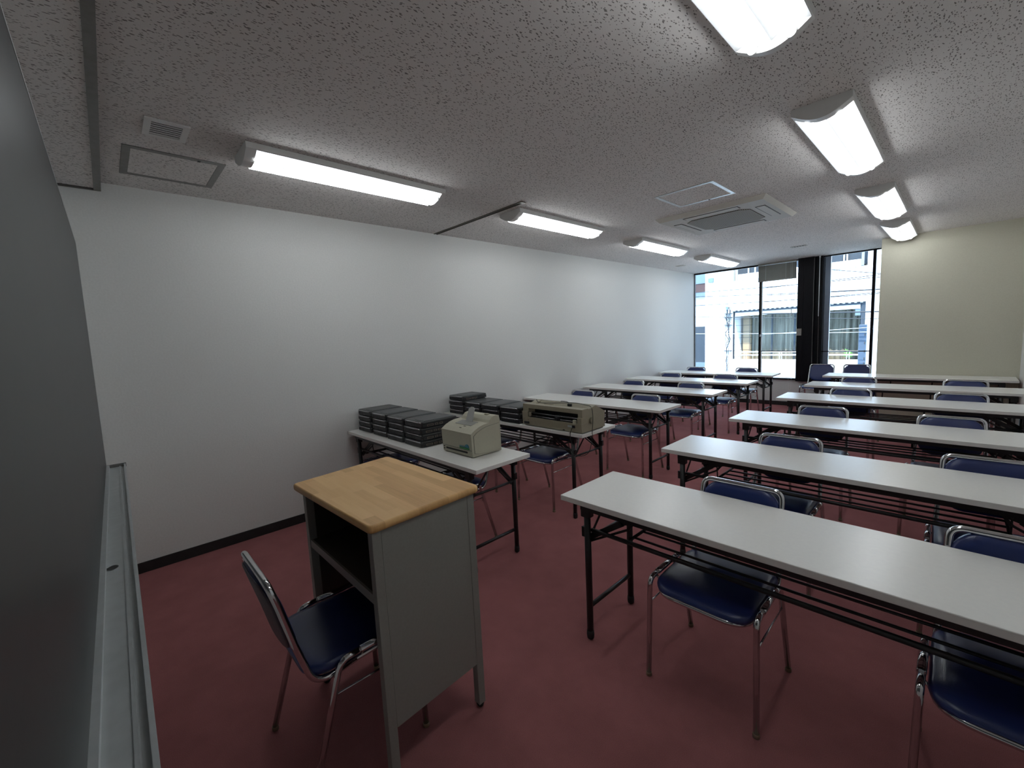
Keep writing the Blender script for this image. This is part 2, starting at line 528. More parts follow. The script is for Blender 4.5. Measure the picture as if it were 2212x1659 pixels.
MB().box(2.135, 2.232, D+0.02, D+0.07, 0.49, 2.515, 0.004).box(2.150, 2.156, D+0.014, D+0.02, 0.50, 2.50, mi=1).box(2.175, 2.20, D+0.005, D+0.02, 1.16, 1.29, 0.003)\
    .build('side_sash', [M_sash_g, M_sash], w1)
MB().box(1.230, 1.805, D+0.02, D+0.034, 0.962, 0.977).build('guard_bar', M_sash, w1)
MB().box(2.14, 2.765, D+0.008, D+0.02, 0.953, 0.968).build('guard_bar', M_sash, w1)
for a, b in ((0.012, 1.188), (1.230, 1.80), (2.232, 2.764), (2.80, SX)):
    MB().box(a, b, D+0.036, D+0.042, 0.49, 2.513).build('pane', M_glass, w1)

pil = struct(MB().box(1.800, 1.885, D-0.10, D+0.25, 0.452, H, 0.004).box(1.887, 2.03, D-0.10, D+0.25, 0.452, H, 0.004)
             .box(2.032, 2.135, D-0.055, D+0.25, 0.47, H, 0.004).build('wall_pillar', M_sash))
MB().box(2.028, 2.033, D-0.108, D-0.100, 0.46, 2.50).box(2.100, 2.104, D-0.062, D-0.055, 0.48, 2.50).build('trim_line', M_alud, pil)
sw = thing('switch_plate', 'small grey switch plate on the black pillar by the window', 'switch', (1.838, D-0.10, 1.30))
MB().box(-0.036, 0.036, -0.008, 0.0, -0.058, 0.058, 0.002).build('plate', M_switch, sw)
MB().box(-0.012, 0.012, -0.012, -0.008, -0.03, 0.03, 0.002).build('rocker', M_switch, sw)

# retracted slatted blind
bl = thing('window_blind', 'grey slatted blind pulled up short at the top of the window', 'blind', (1.475, D-0.05, 2.50))
MB().box(-0.295, 0.295, -0.018, 0.022, 0.0, 0.028, 0.003).build('head_rail', M_blind, bl)
b = MB()
for k in range(20):
    z = -0.005 - k*0.0128
    b.hexa([(-0.292, -0.006, z-0.0150), (0.292, -0.006, z-0.0150), (0.292, 0.006, z), (-0.292, 0.006, z),
            (-0.292, -0.006, z-0.0142), (0.292, -0.006, z-0.0142), (0.292, 0.006, z+0.0008), (-0.292, 0.006, z+0.0008)])
b.build('slats', M_blind, bl)
MB().box(-0.294, 0.294, -0.014, 0.014, -0.285, -0.262, 0.003).build('bottom_rail', M_blind, bl)
for x in (-0.17, 0.14):
    MB().tube([(x, -0.016, 0.0), (x, -0.016, -0.262)], 0.0016, 6).build('ladder_cord', M_wand, bl)
MB().tube([(0.236, -0.022, 0.0), (0.237, -0.024, -0.78)], 0.0018, 6).tube([(0.237, -0.024, -0.78), (0.238, -0.024, -0.915)], 0.007, 8).build('tilt_wand', M_wand, bl)
MB().tube([(0.215, -0.02, 0.0), (0.215, -0.02, -2.05), (0.223, -0.02, -2.2), (0.24, -0.02, -2.22), (0.255, -0.02, -2.18), (0.262, -0.02, -2.05), (0.262, -0.02, 0.0)], 0.0012, 6).build('pull_cord', M_wand, bl)
wn = thing('blind_wand', 'thin white blind wand hanging in front of the black pillar', 'blind wand', (2.10, D-0.09, 2.50))
MB().tube([(0, 0, 0.0), (0.003, 0, -0.95)], 0.006, 8).build('rod', M_wand, wn)
MB().box(-0.008, 0.008, -0.006, 0.035, 0.0, 0.03, 0.002).build('hook', M_wand, wn)

# ------------------------------------------------------------------ ceiling fittings
def make_light():
    t = thing('ceiling_light', '', 'ceiling light', (0, 0, 0), 0, 'twin tube ceiling lights')
    hl = 0.625; hw = 0.125
    # housing: low tray with sloping flanks; the reflector troughs are cut into it
    prof = [(-hw, 0.0), (-hw, -0.030), (-0.121, -0.0325), (-0.062, -0.012), (0.0, -0.050), (0.062, -0.012), (0.121, -0.0325), (hw, -0.030), (hw, 0.0)]
    MB().prism(prof, 'y', -hl+0.05, hl-0.03).build('housing', M_lampw, t)
    b = MB()
    for (xa, za), (xb, zb) in zip(prof[2:6], prof[3:7]):
        b.hexa([(xa, -hl+0.051, za-0.0012), (xb, -hl+0.051, zb-0.0012), (xb, hl-0.031, zb-0.0012), (xa, hl-0.031, za-0.0012),
                (xa, -hl+0.051, za-0.0002), (xb, -hl+0.051, zb-0.0002), (xb, hl-0.031, zb-0.0002), (xa, hl-0.031, za-0.0002)])
    b.build('reflector', M_refl, t)
    for sy, th in ((-1, 0.05), (1, 0.03)):
        arc = [(-hw, 0.0)] + [(-hw + 2*hw*k/16, -0.030 - 0.050*math.sin(PI*k/16)) for k in range(17)] + [(hw, 0.0)]
        a = sy*(hl-th); b_ = sy*hl
        MB().prism(arc, 'y', min(a, b_), max(a, b_), bev=0.0).build('end_cap', M_lampw, t)
    for sx in (-1, 1):
        tb = MB().tube([(sx*0.062, -hl+0.052, -0.056), (sx*0.062, hl-0.036, -0.056)], 0.0145, 12).build('tube', M_tube, t)
        MB().tube([(sx*0.062, hl-0.037, -0.056), (sx*0.062, hl-0.030, -0.056)], 0.017, 12).build('socket', M_lampw, tb)
    return t
light_spots = [
    (1.005, 1.450, 'twin tube ceiling light nearest the camera in the wall side row'),
    (1.005, 3.450, 'twin tube ceiling light beside the end of the brass ceiling track'),
    (1.005, 5.455, 'third twin tube ceiling light along the white wall side'),
    (1.005, 7.445, 'twin tube ceiling light nearest the left window in the wall side row'),
    (3.205, 1.450, 'twin tube ceiling light cut off by the top edge of the photo'),
    (3.205, 3.455, 'large twin tube ceiling light above the right tables, fully in view'),
    (3.195, 5.450, 'third twin tube ceiling light in the right row'),
    (3.180, 7.225, 'twin tube ceiling light close to the beige wall'),
]
lp = make_light()
for k, (x, y, lab) in enumerate(light_spots):
    if k == 0:
        lp.location = (x, y, H); lp['label'] = lab
    else:
        dup(lp, (x, y, H), 0, lab)

def frame_ring(x0, x1, y0, y1, w, z0, z1):
    return MB().box(x0, x1, y0, y0+w, z0, z1).box(x0, x1, y1-w, y1, z0, z1).box(x0, x0+w, y0+w, y1-w, z0, z1).box(x1-w, x1, y0+w, y1-w, z0, z1)
hx = thing('ceiling_hatch', 'square access hatch in the ceiling with grey frame near the board', 'ceiling hatch', (0.50, 0.585, H))
frame_ring(-0.235, 0.235, -0.225, 0.225, 0.034, -0.004, 0.0).build('hatch_frame', M_alud, hx)
MB().box(-0.200, 0.200, -0.190, 0.190, -0.003, 0.0).build('hatch_panel', M_ceil, hx)
MB().tube([(0.21, 0.10, -0.0065), (0.21, 0.10, -0.004)], 0.008, 10).build('latch', M_dark, hx)
hx = thing('ceiling_hatch', 'square access hatch with pale frame beside the air conditioner', 'ceiling hatch', (2.187, 3.782, H))
frame_ring(-0.232, 0.232, -0.232, 0.232, 0.026, -0.004, 0.0).build('hatch_frame', M_alu, hx)
MB().box(-0.205, 0.205, -0.205, 0.205, -0.003, 0.0).build('hatch_panel', M_ceil, hx)
MB().tube([(0.03, 0.219, -0.0065), (0.03, 0.219, -0.004)], 0.008, 10).build('latch', M_dark, hx)

vt = thing('air_vent', 'white slatted air vent in the ceiling near the board', 'air vent', (1.035, 0.512, H))
frame_ring(-0.100, 0.100, -0.085, 0.085, 0.026, -0.008, 0.0).build('frame', M_lampw, vt)
MB().box(-0.074, 0.074, -0.059, 0.059, -0.0015, 0.0).build('backing', M_dark, vt)
for k in range(6):
    x = -0.062 + k*0.0235
    MB().box(x-0.0045, x+0.0045, -0.059, 0.059, -0.007, -0.004).build('slat', M_lampw, vt)
for (x, y, lx, ly, lab) in ((2.11, 7.40, 0.095, 0.05, 'small slot vent in the ceiling in front of the blind'), (0.36, 7.50, 0.07, 0.05, 'small slot vent in the ceiling by the far left corner')):
    v = thing('slot_vent', lab, 'air vent', (x, y, H))
    frame_ring(-lx, lx, -ly, ly, 0.014, -0.006, 0).build('frame', M_acw, v)
    MB().box(-lx+0.014, lx-0.014, -ly+0.014, ly-0.014, -0.002, 0).build('backing', M_dark, v)
    for k in range(5):
        xx = -lx+0.03 + k*(2*lx-0.06)/4
        MB().box(xx-0.004, xx+0.004, -ly+0.014, ly-0.014, -0.0055, -0.002).build('slat', M_acw, v)
tr = thing('ceiling_track', 'thin brass coloured track in the ceiling running out from the white wall', 'ceiling track', (0.63, 2.74, H))
MB().box(-0.628, 0.628, -0.022, -0.012, -0.005, 0).box(-0.628, 0.628, 0.012, 0.022, -0.005, 0).build('rail_lip', M_gold, tr)
MB().box(-0.628, 0.628, -0.012, 0.012, -0.002, 0).build('slot', M_dark, tr)
MB().box(0.60, 0.632, -0.026, 0.026, -0.008, -0.005).build('end_plate', M_gold, tr)

ac = thing('air_conditioner', 'square ceiling cassette air conditioner with mesh grille', 'air conditioner', (2.09, 4.725, H))
ah = 0.485
b = MB()
b.hexa([(-ah+0.03, -ah+0.03, -0.035), (ah-0.03, -ah+0.03, -0.035), (ah-0.03, ah-0.03, -0.035), (-ah+0.03, ah-0.03, -0.035),
        (-ah, -ah, -0.004), (ah, -ah, -0.004), (ah, ah, -0.004), (-ah, ah, -0.004)])
b.box(-ah, ah, -ah, ah, -0.004, 0)
b.build('panel', M_acw, ac)
c = 0.285; k = 0.07
MB().prism([(-c+k, -c), (c-k, -c), (c, -c+k), (c, c-k), (c-k, c), (-c+k, c), (-c, c-k), (-c, -c+k)], 'z', -0.041, -0.035).build('grille', M_acg, ac)
for i in range(4):
    R = Matrix.Rotation(i*PI/2, 4, 'Z')
    lv = MB().box(-0.235, 0.235, -0.405, -0.340, -0.0395, -0.036, 0.001, M=R).build('louvre', M_acw, ac)
    MB().box(-0.245, 0.245, -0.413, -0.406, -0.0365, -0.0345, M=R).box(-0.245, 0.245, -0.339, -0.332, -0.0365, -0.0345, M=R)\
        .box(-0.245, -0.236, -0.413, -0.332, -0.0365, -0.0345, M=R).box(0.236, 0.245, -0.413, -0.332, -0.0365, -0.0345, M=R).build('gap', M_dark, lv)

# ------------------------------------------------------------------ board on the front wall with its tray
wb = thing('writing_board', 'grey enamel writing board on the front wall at the left edge', 'writing board', (1.76, 0.11, 1.46))
def wbp(x, z, off=0.0):
    t = (z-0.86)/1.2
    y = (0.118-0.0117*(x-0.56))*(1-t) + (0.135-0.0092*(x-0.56))*t
    return Vector((x, y+off, z)) - Vector((1.76, 0.11, 1.46))
X0, X1, Z0, Z1 = 0.545, 4.10, 0.865, 2.045
def wslab(x0, x1, z0, z1, o0, o1):
    return [wbp(x0, z0, o0), wbp(x1, z0, o0), wbp(x1, z0, o1), wbp(x0, z0, o1), wbp(x0, z1, o0), wbp(x1, z1, o0), wbp(x1, z1, o1), wbp(x0, z1, o1)]
MB().hexa(wslab(X0, X1, Z0, Z1, -0.030, 0.0)).build('board_surface', M_board, wb)
b = MB()
b.hexa(wslab(X0-0.006, X1+0.006, Z1, Z1+0.006, -0.030, 0.001))
b.hexa(wslab(X0-0.006, X0, Z0, Z1, -0.030, 0.001))
b.hexa(wslab(X1, X1+0.006, Z0, Z1, -0.030, 0.001))
b.build('frame', M_alu, wb)
# tray: floor with a groove, a raised lip and folded ends
def tray_hex(x0, x1, a, bb, z0, z1):
    P = []
    for z in (z0, z1):
        P += [wbp(x0, Z0, a)+Vector((0, 0, z-Z0)), wbp(x1, Z0, a)+Vector((0, 0, z-Z0)), wbp(x1, Z0, bb)+Vector((0, 0, z-Z0)), wbp(x0, Z0, bb)+Vector((0, 0, z-Z0))]
    return P
b = MB()
hxc = 2.06
b.hexa(tray_hex(X0, X1, 0.0, 0.058, 0.846, 0.850))
b.hexa(tray_hex(X0, X1, -0.006, 0.012, 0.850, 0.866))
b.hexa(tray_hex(X0, X1, 0.050, 0.056, 0.850, 0.853))
b.hexa(tray_hex(X0, X1, 0.058, 0.070, 0.843, 0.848))
b.hexa(tray_hex(X0, X1, 0.070, 0.078, 0.846, 0.862))
tray = b.build('tray', M_alu, wb)
MB().hexa(tray_hex(X0-0.010, X0, 0.0, 0.080, 0.844, 0.866)).build('tray_end', M_alud, tray)
hc = wbp(hxc, Z0, 0.024)
MB().prism([(hc.x+0.017*math.cos(k*PI/12), hc.y+0.0125*math.sin(k*PI/12)) for k in range(24)], 'z', hc.z-0.0155, hc.z-0.0146).build('drain_hole', M_dark, tray)
MB().tube([(hc.x+0.018*math.cos(k*PI/12), hc.y+0.0135*math.sin(k*PI/12), hc.z-0.0148) for k in range(24)], 0.0012, 6, closed=True).build('hole_rim', M_silver, tray)

# ------------------------------------------------------------------ folding tables
ZS = 0.548
def make_table():
    t = thing('folding_table', '', 'table', (0, 0, 0), 0, 'white topped folding tables in two rows')
    MB().box(-0.9, 0.9, -0.225, 0.225, 0.674, 0.70, 0.0025).build('table_top', M_top, t)
    b = MB()
    for sy in (-1, 1):
        b.box(-0.80, 0.80, sy*0.193-0.012, sy*0.193+0.012, 0.647, 0.674)
    for sx in (-1, 1):
        b.box(sx*0.79-0.010, sx*0.79+0.010, -0.182, 0.182, 0.652, 0.674)
        b.box(sx*0.40-0.012, sx*0.40+0.012, -0.175, 0.175, 0.656, 0.674)
    b.build('apron', M_black, t)
    lx = 0.778
    for sx in (-1, 1):
        for sy in (-1, 1):
            x, y = sx*lx, sy*0.183
            b = MB()
            b.tube([(x, y, 0.018), (x, y, 0.665)], 0.0155, 12)
            b.box(x-0.024, x+0.024, y-0.019, y+0.019, 0.612, 0.660, 0.003)
            b.box(x+sx*0.010, x+sx*0.023, y-0.012, y+0.012, 0.515, 0.560, 0.002)
            lg = b.build('leg', M_black, t)
            MB().tube([(x, y, 0.0), (x, y, 0.006), (x, y, 0.022), (x, y, 0.045)], [0.010, 0.0165, 0.018, 0.0165], 12).build('foot_cap', M_rubber, lg)
            # folding stay along the table with its slotted hook plate
            b = MB()
            ys = y - sy*0.022
            b.bar((x, ys, 0.505), (x-sx*0.175, ys, 0.622), 0.006, 0.026)
            b.bar((x, ys, 0.485), (x-sx*0.200, ys, 0.600), 0.006, 0.010)
            b.bar((x-sx*0.165, ys, 0.625), (x-sx*0.235, ys, 0.648), 0.006, 0.030)
            b.bar((x-sx*0.200, ys, 0.600), (x-sx*0.230, ys, 0.640), 0.006, 0.012)
            b.build('folding_stay', M_black, t)
            MB().bar((x, sy*0.168, 0.500), (x, sy*0.030, 0.640), 0.006, 0.010).build('brace', M_black, t)
        x = sx*lx
        MB().tube([(x, -0.170, 0.165), (x, 0.170, 0.165)], 0.0105, 10).build('crossbar', M_black, t)
        MB().tube([(x, -0.170, 0.500), (x, 0.170, 0.500)], 0.008, 10).build('crossbar', M_black, t)
        MB().box(x-0.02, x+0.02, -0.045, 0.045, 0.630, 0.672, 0.003).build('pivot_block', M_black, t)
    b = MB()
    b.tube([(-0.762, -0.172, ZS), (0.762, -0.172, ZS)], 0.0098, 8)
    b.tube([(-0.577, 0.115, ZS), (0.577, 0.115, ZS)], 0.006, 8)
    for y in (-0.115, -0.038, 0.039):
        b.tube([(-0.577, y, ZS), (0.577, y, ZS)], 0.0052, 6)
    for sx in (-1, 1):
        b.tube([(sx*0.577, -0.172, ZS), (sx*0.577, 0.115, ZS)], 0.007, 8)
        b.bar((sx*0.577, 0.115, ZS), (sx*0.577, 0.150, 0.660), 0.012, 0.005)
        b.bar((sx*0.20, 0.115, ZS), (sx*0.20, 0.150, 0.660), 0.012, 0.005)
        b.tube([(sx*0.577, -0.150, ZS), (sx*0.577, -0.165, 0.655)], 0.004, 6)
    b.build('shelf_rack', M_black, t)
    return t
RT = [(2.4451, 1.6730, 0.0007), (2.4327, 2.6959, 0.0006), (2.4360, 3.8560, 0.0016), (2.4411, 5.1546, 0.0002), (2.4436, 6.3106, 0.0005), (2.4185, 7.4740, 0.0)]
LT = [(1.8317, 1.6540, -0.0019), (1.8054, 2.6958, 0.0004), (1.8150, 3.8834, 0.0004), (1.8411, 5.0635, 0.0), (1.8479, 6.1932, 0.0), (1.8427, 7.2829, 0.0)]
RL = ['long white folding table nearest the camera, right of the aisle', 'second white folding table from the camera in the right row',
      'third white folding table from the camera in the right row', 'fourth white folding table from the camera in the right row',
      'fifth white folding table from the camera in the right row', 'farthest right row table, against the beige wall']
LL = ['front white folding table by the wall, carrying laptops and the laser printer', 'white folding table by the wall carrying laptops and the wide dot matrix printer',
      'bare white folding table directly behind the wide dot matrix printer', 'fourth white folding table along the white wall',
      'fifth white folding table along the white wall', 'farthest white wall side table, just before the left window']
tables = {}
tb0 = make_table()
first = True
for nm, T, LB, s in (('R', RT, RL, 1), ('L', LT, LL, -1)):
    for (x, y, rz), lab in zip(T, LB):
        c = Vector((x + s*0.9, y+0.225, 0))
        if first:
            tb0.location = c; tb0.rotation_euler = (0, 0, rz); tb0['label'] = lab; first = False
        else:
            dup(tb0, c, rz, lab)

# ------------------------------------------------------------------ chairs
def make_chair():
    t = thing('stacking_chair', '', 'chair', (0, 0, 0), 0, 'blue vinyl chairs with chrome frames')
    # seat pad with a waterfall front
    def sfn(u, v, w):
        y = v - 0.022
        z = 0.424 + w - 0.010*max(0.0, (-y-0.10)/0.12)**2*1.4 - (0.006*(1-(u/0.19)**2) if w > 0.01 else 0)
        return (u, y, z)
    out = rrect(0.372, 0.405, 0.075)
    MB().pad(out, [((0.90, 0.90), -0.016), ((0.985, 0.985), -0.012), ((1, 1), 0.0), ((0.985, 0.985), 0.011), ((0.94, 0.94), 0.018), ((0.80, 0.80), 0.0215), ((0.45, 0.45), 0.0225)], sfn).build('seat', M_blue, t)
    # backrest follows the lean of the frame
    CV = [(0.385, 0.155), (0.545, 0.200), (0.68, 0.230), (0.757, 0.250)]
    def lean(z):
        for (z0, y0), (z1, y1) in zip(CV, CV[1:]):
            if z <= z1 or z1 == 0.757:
                return y0 + (y1-y0)*(z-z0)/(z1-z0)
    def bfn(u, v, w):
        z = 0.624 + v
        return (u, lean(z) - w + 0.010*(u/0.15)**2*-1 + 0.013, z)
    out = rrect(0.318, 0.260, 0.080)
    bk = MB().pad(out, [((0.95, 0.95), -0.006), ((1, 1), 0.0), ((0.99, 0.99), 0.010), ((0.95, 0.95), 0.017), ((0.80, 0.80), 0.021), ((0.4, 0.4), 0.023)], bfn).build('backrest', M_blue, t)
    MB().pad(out, [((0.90, 0.90), -0.013), ((0.955, 0.955), -0.010), ((0.955, 0.955), -0.0062)], bfn).build('back_shell', M_shell, bk)
    # bent tube: inverted U behind the back, sweeping forward under the seat
    half = [(0.172, 0.02, 0.396), (0.176, 0.155, 0.384), (0.170, 0.200, 0.545), (0.163, 0.230, 0.68), (0.161, 0.250, 0.757)]
    path = half + [(-x, y, z) for (x, y, z) in half[::-1]]
    MB().tube(fillet(path, [0.075, 0.3, 0.3, 0.095, 0.095, 0.3, 0.3, 0.075], 7), 0.0108, 10).build('back_frame', M_chrome, t)
    MB().tube(fillet([(0.172, 0.02, 0.396), (0.172, -0.222, 0.400), (-0.172, -0.222, 0.400), (-0.172, 0.02, 0.396)], 0.09, 7), 0.0100, 10).build('seat_frame', M_chrome, t)
    for s in (-1, 1):
        for (ft, cn, en) in (((s*0.207, -0.207, 0.014), (s*0.200, -0.200, 0.436), (s*0.200, -0.135, 0.440)),
                             ((s*0.207, 0.207, 0.014), (s*0.200, 0.080, 0.438), (s*0.200, 0.010, 0.440))):
            lg = MB().tube(fillet([ft, cn, en], 0.055, 7), 0.0105, 10).build('leg', M_chrome, t)
            MB().tube([(ft[0], ft[1], 0.0), (ft[0], ft[1], 0.016)], 0.0118, 10).build('foot_cap', M_foot, lg)
        MB().tube([(s*0.200, -0.137, 0.440), (s*0.200, 0.012, 0.440)], 0.0118, 10).build('side_rail', M_chrome, t)
        MB().tube([(s*0.2025, -0.2015, 0.33), (s*0.2025, 0.110, 0.335)], 0.0038, 8).build('stretcher', M_chrome, t)
        b = MB()
        for y in (-0.15, 0.0):
            b.tube([(s*0.172, y, 0.404), (s*0.200, y, 0.434)], 0.0055, 8)
        b.build('bracket', M_chrome, t)
    return t
ch0 = make_chair()
# x, y of the chair centre, turn, label
chairs = [
    (2.180, 0.700, PI, 'blue chair behind the wooden topped lectern, facing the room', None),
    (3.085, 1.908, 0.0, 'blue chair under the nearest right table, closer to the aisle', 'r'),
    (3.895, 1.912, 0.0, 'blue chair under the nearest right table, cut off by the right edge', 'r'),
    (3.030, 2.945, 0.0, 'blue chair at the second right table, closer to the aisle', 'r'),
    (3.865, 2.960, 0.02, 'blue chair at the second right table, farther from the aisle', 'r'),
    (2.980, 4.150, 0.0, 'blue chair at the third right table, closer to the aisle', 'r'),
    (3.715, 4.105, 0.0, 'blue chair at the third right table, farther from the aisle', 'r'),
    (2.988, 5.400, 0.0, 'blue chair at the fourth right table, closer to the aisle', 'r'),
    (3.765, 5.400, 0.0, 'blue chair at the fourth right table, farther from the aisle', 'r'),
    (2.908, 6.560, 0.0, 'blue chair at the fifth right table, closer to the aisle', 'r'),
    (3.800, 6.555, 0.0, 'blue chair at the fifth right table, farther from the aisle', 'r'),
    (2.190, 8.44, -0.02, 'blue chair against the window wall in front of the black pillar, backrest fully in view', 'w'),
    (2.645, 8.44, 0.0, 'blue chair against the right window, between the black pillar and beige wall', 'w'),
    (0.335, 1.900, 0.0, 'blue chair mostly hidden under the laptop table, closer to the wall', 'l'),
    (1.236, 1.900, 0.0, 'blue chair under the laptop table behind the laser printer', 'l'),
    (0.550, 2.930, 0.0, 'blue chair under the dot matrix printer table, closer to the wall', 'l'),
    (1.267, 2.930, 0.0, 'blue chair under the dot matrix printer table, closer to the aisle', 'l'),
    (0.560, 4.125, 0.0, 'blue chair at the third wall side table, closer to the wall', 'l'),
    (1.405, 4.125, 0.0, 'blue chair at the third wall side table, closer to the aisle', 'l'),
    (0.565, 5.305, 0.0, 'blue chair at the fourth wall side table, closer to the wall', 'l'),
    (1.386, 5.305, 0.0, 'blue chair at the fourth wall side table, closer to the aisle', 'l'),
    (0.575, 6.435, 0.0, 'blue chair at the fifth wall side table, closer to the wall', 'l'),
    (1.400, 6.440, 0.0, 'blue chair at the fifth wall side table, closer to the aisle', 'l'),
    (0.515, 7.525, 0.0, 'blue chair at the last wall side table, closer to the wall', 'l'),
    (1.340, 7.530, 0.0, 'blue chair at the last wall side table, closer to the aisle', 'l'),
]
for k, (x, y, rz, lab, g) in enumerate(chairs):
    if k == 0:
        ch0.location = (x, y, 0); ch0.rotation_euler = (0, 0, rz); ch0['label'] = lab
    else:
        dup(ch0, (x, y, 0), rz, lab)

# ------------------------------------------------------------------ lectern
le = thing('lectern', 'grey steel lectern with a pale wooden top, standing near the board', 'lectern', (2.17, 0.92, 0))
lo = Vector((2.17, 0.92, 0))
def LC(x, y): return (x-lo.x, y-lo.y)
c1, c2, c3, c4 = LC(1.862, 0.672), LC(2.514, 0.698), LC(2.490, 1.150), LC(1.800, 1.130)
corners = [Vector((*c, 0)) for c in (c1, c2, c3, c4)]
def rounded_poly(cs, r, seg=6):
    n = len(cs); out = []
    for i in range(n):
        a, b_, c_ = cs[i-1], cs[i], cs[(i+1) % n]
        d1 = (a-b_).normalized(); d2 = (c_-b_).normalized()
        p, q = b_+d1*r, b_+d2*r
        for k in range(seg+1):
            u = k/seg
            out.append(p*(1-u)**2 + b_*2*u*(1-u) + q*u*u)
    return out
rp = rounded_poly(corners, 0.022)
cen = sum(corners, Vector())/4
b = MB()
rings = []
for ins, z in ((0.006, 0.879), (0.001, 0.884), (0.0, 0.892), (0.001, 0.900), (0.004, 0.9035), (0.010, 0.905)):
    rings.append([b.bm.verts.new(p + (cen-p).normalized()*ins + Vector((0, 0, z))) for p in rp])
for a, c in zip(rings, rings[1:]):
    for k in range(len(a)):
        f = b.bm.faces.new((a[k], a[(k+1) % len(a)], c[(k+1) % len(a)], c[k])); f.smooth = True
b.bm.faces.new(rings[0]); b.bm.faces.new(rings[-1])
b.build('top', M_wood, le)
# posts at the four corners
pc = [LC(1.885, 0.722), LC(2.490, 0.722), LC(2.468, 1.108), LC(1.850, 1.102)]
def postbox(mb, p, z0, z1, s=0.0155):
    mb.box(p[0]-s, p[0]+s, p[1]-s, p[1]+s, z0, z1, 0.002)
    return mb
for p in pc:
    lg = postbox(MB(), p, 0.018, 0.879).build('leg', M_steel, le)
    MB().tube([(p[0], p[1], 0.0), (p[0], p[1], 0.008), (p[0], p[1], 0.020)], [0.010, 0.015, 0.016], 10).build('foot_cap', M_rubber, lg)
def panel(p, q, z0, z1, th, name, m, off=0.0):
    P, Q = Vector((*p, 0)), Vector((*q, 0))
    d = (Q-P).normalized(); n = Vector((d.y, -d.x, 0))
    a, c = P+d*0.0165, Q-d*0.0165
    pts = []
    for z in (z0, z1):
        for base, o in ((a, off), (c, off), (c, off+th), (a, off+th)):
            pts.append(base + n*o + Vector((0, 0, z)))
    return MB().hexa(pts).build(name, m, le)
panel(pc[1], pc[2], 0.195, 0.878, 0.012, 'side_panel', M_steel, 0.001)
panel(pc[3], pc[0], 0.195, 0.878, 0.012, 'side_panel', M_steel, 0.001)
bp = panel(pc[2], pc[3], 0.195, 0.878, 0.012, 'front_panel', M_steel, 0.001)
panel(pc[2], pc[3], 0.197, 0.876, 0.002, 'inner_shade_sheet', M_shade_marks, -0.002)  # added sheets, coloured darker to stand for shade inside the lectern
panel(pc[3], pc[0], 0.197, 0.876, 0.002, 'inner_shade_sheet', M_shade_marks, -0.002)
panel(pc[1], pc[2], 0.197, 0.876, 0.002, 'inner_shade_sheet', M_shade_marks, -0.002)
# inside: shelf with a folded front edge, its plate coloured dark for shade
sh = MB()
s0, s1, s2, s3 = [Vector((*p, 0)) for p in pc]
def zed(v, z): return v + Vector((0, 0, z))
ins = [s0+Vector((0.017, -0.004, 0)), s1+Vector((-0.017, -0.004, 0)), s2+Vector((-0.017, -0.004, 0)), s3+Vector((0.017, -0.004, 0))]
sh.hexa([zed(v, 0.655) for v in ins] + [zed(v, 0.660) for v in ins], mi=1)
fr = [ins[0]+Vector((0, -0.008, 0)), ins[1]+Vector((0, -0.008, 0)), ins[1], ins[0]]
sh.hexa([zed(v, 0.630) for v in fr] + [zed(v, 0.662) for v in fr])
sh.build('shelf', [M_steel, M_shade_marks], le)
st = Vector((*pc[3], 0)) + Vector((0.16, -0.008, 0.50))
MB().box(st.x-0.022, st.x+0.022, st.y-0.004, st.y-0.002, st.z-0.018, st.z+0.018).box(st.x-0.016, st.x+0.012, st.y-0.0046, st.y-0.004, st.z+0.004, st.z+0.008, mi=1)\
    .box(st.x-0.016, st.x+0.004, st.y-0.0046, st.y-0.004, st.z-0.008, st.z-0.004, mi=1).build('sticker', [M_paper, M_alud], le)

# ------------------------------------------------------------------ laptops
LTH = 0.0472
def make_laptop():
    t = thing('laptop', '', 'laptop', (0, 0, 0), 0, 'closed black laptops in stacks')
    w, d = 0.248, 0.312
    body = [(x, y) for x, y in rrect(w, d, 0.016, 4)]
    MB().prism(body, 'z', 0.002, 0.027, bev=0.0).box(-0.112, 0.112, -0.145, 0.145, 0.0, 0.002).build('body', M_lapt, t)
    b = MB()
    lid = rrect(w-0.004, d-0.004, 0.015, 4)
    rg = []
    for kk, z in ((1.0, 0.0285), (1.0, 0.038), (0.985, 0.0425), (0.955, 0.0440)):
        rg.append([b.bm.verts.new((x*kk, y*kk, z)) for x, y in lid])
    for a, c in zip(rg, rg[1:]):
        for k in range(len(a)):
            b.bm.faces.new((a[k], a[(k+1) % len(a)], c[(k+1) % len(a)], c[k]))
    b.bm.faces.new(rg[0]); b.bm.faces.new(rg[-1])
    ld = b.build('lid', M_lid, t)
    MB().prism([(-0.02, -0.125), (0.105, -0.125), (0.108, 0.128), (0.05, 0.132), (-0.045, 0.06)], 'z', 0.0438, 0.0462).build('lid_inset', M_lidd, ld)
    MB().tube([(-0.108, -0.1545, 0.0355), (-0.07, -0.156, 0.036), (0.07, -0.156, 0.036), (0.110, -0.1545, 0.0355)], 0.0055, 8).build('front_trim', M_silver, t)
    for x in (-0.09, -0.02, 0.02):
        MB().box(x-0.006, x+0.006, -0.1572, -0.1555, 0.010, 0.016).build('front_button', M_dark, t)
    for (y0, y1) in ((-0.115, -0.062), (-0.048, -0.022), (-0.010, 0.018)):
        b = MB()
        b.box(0.1235, 0.1252, y0, y1, 0.019, 0.022).box(0.1235, 0.1252, y0, y1, 0.008, 0.011).box(0.1235, 0.1252, y0, y0+0.004, 0.011, 0.019).box(0.1235, 0.1252, y1-0.004, y1, 0.011, 0.019)
        b.build('port', M_port, t)
    return t
lt0 = make_laptop()
order = {4: ['bottom laptop', 'second laptop from the bottom', 'third laptop from the bottom', 'top laptop'], 3: ['bottom laptop', 'middle laptop', 'top laptop']}
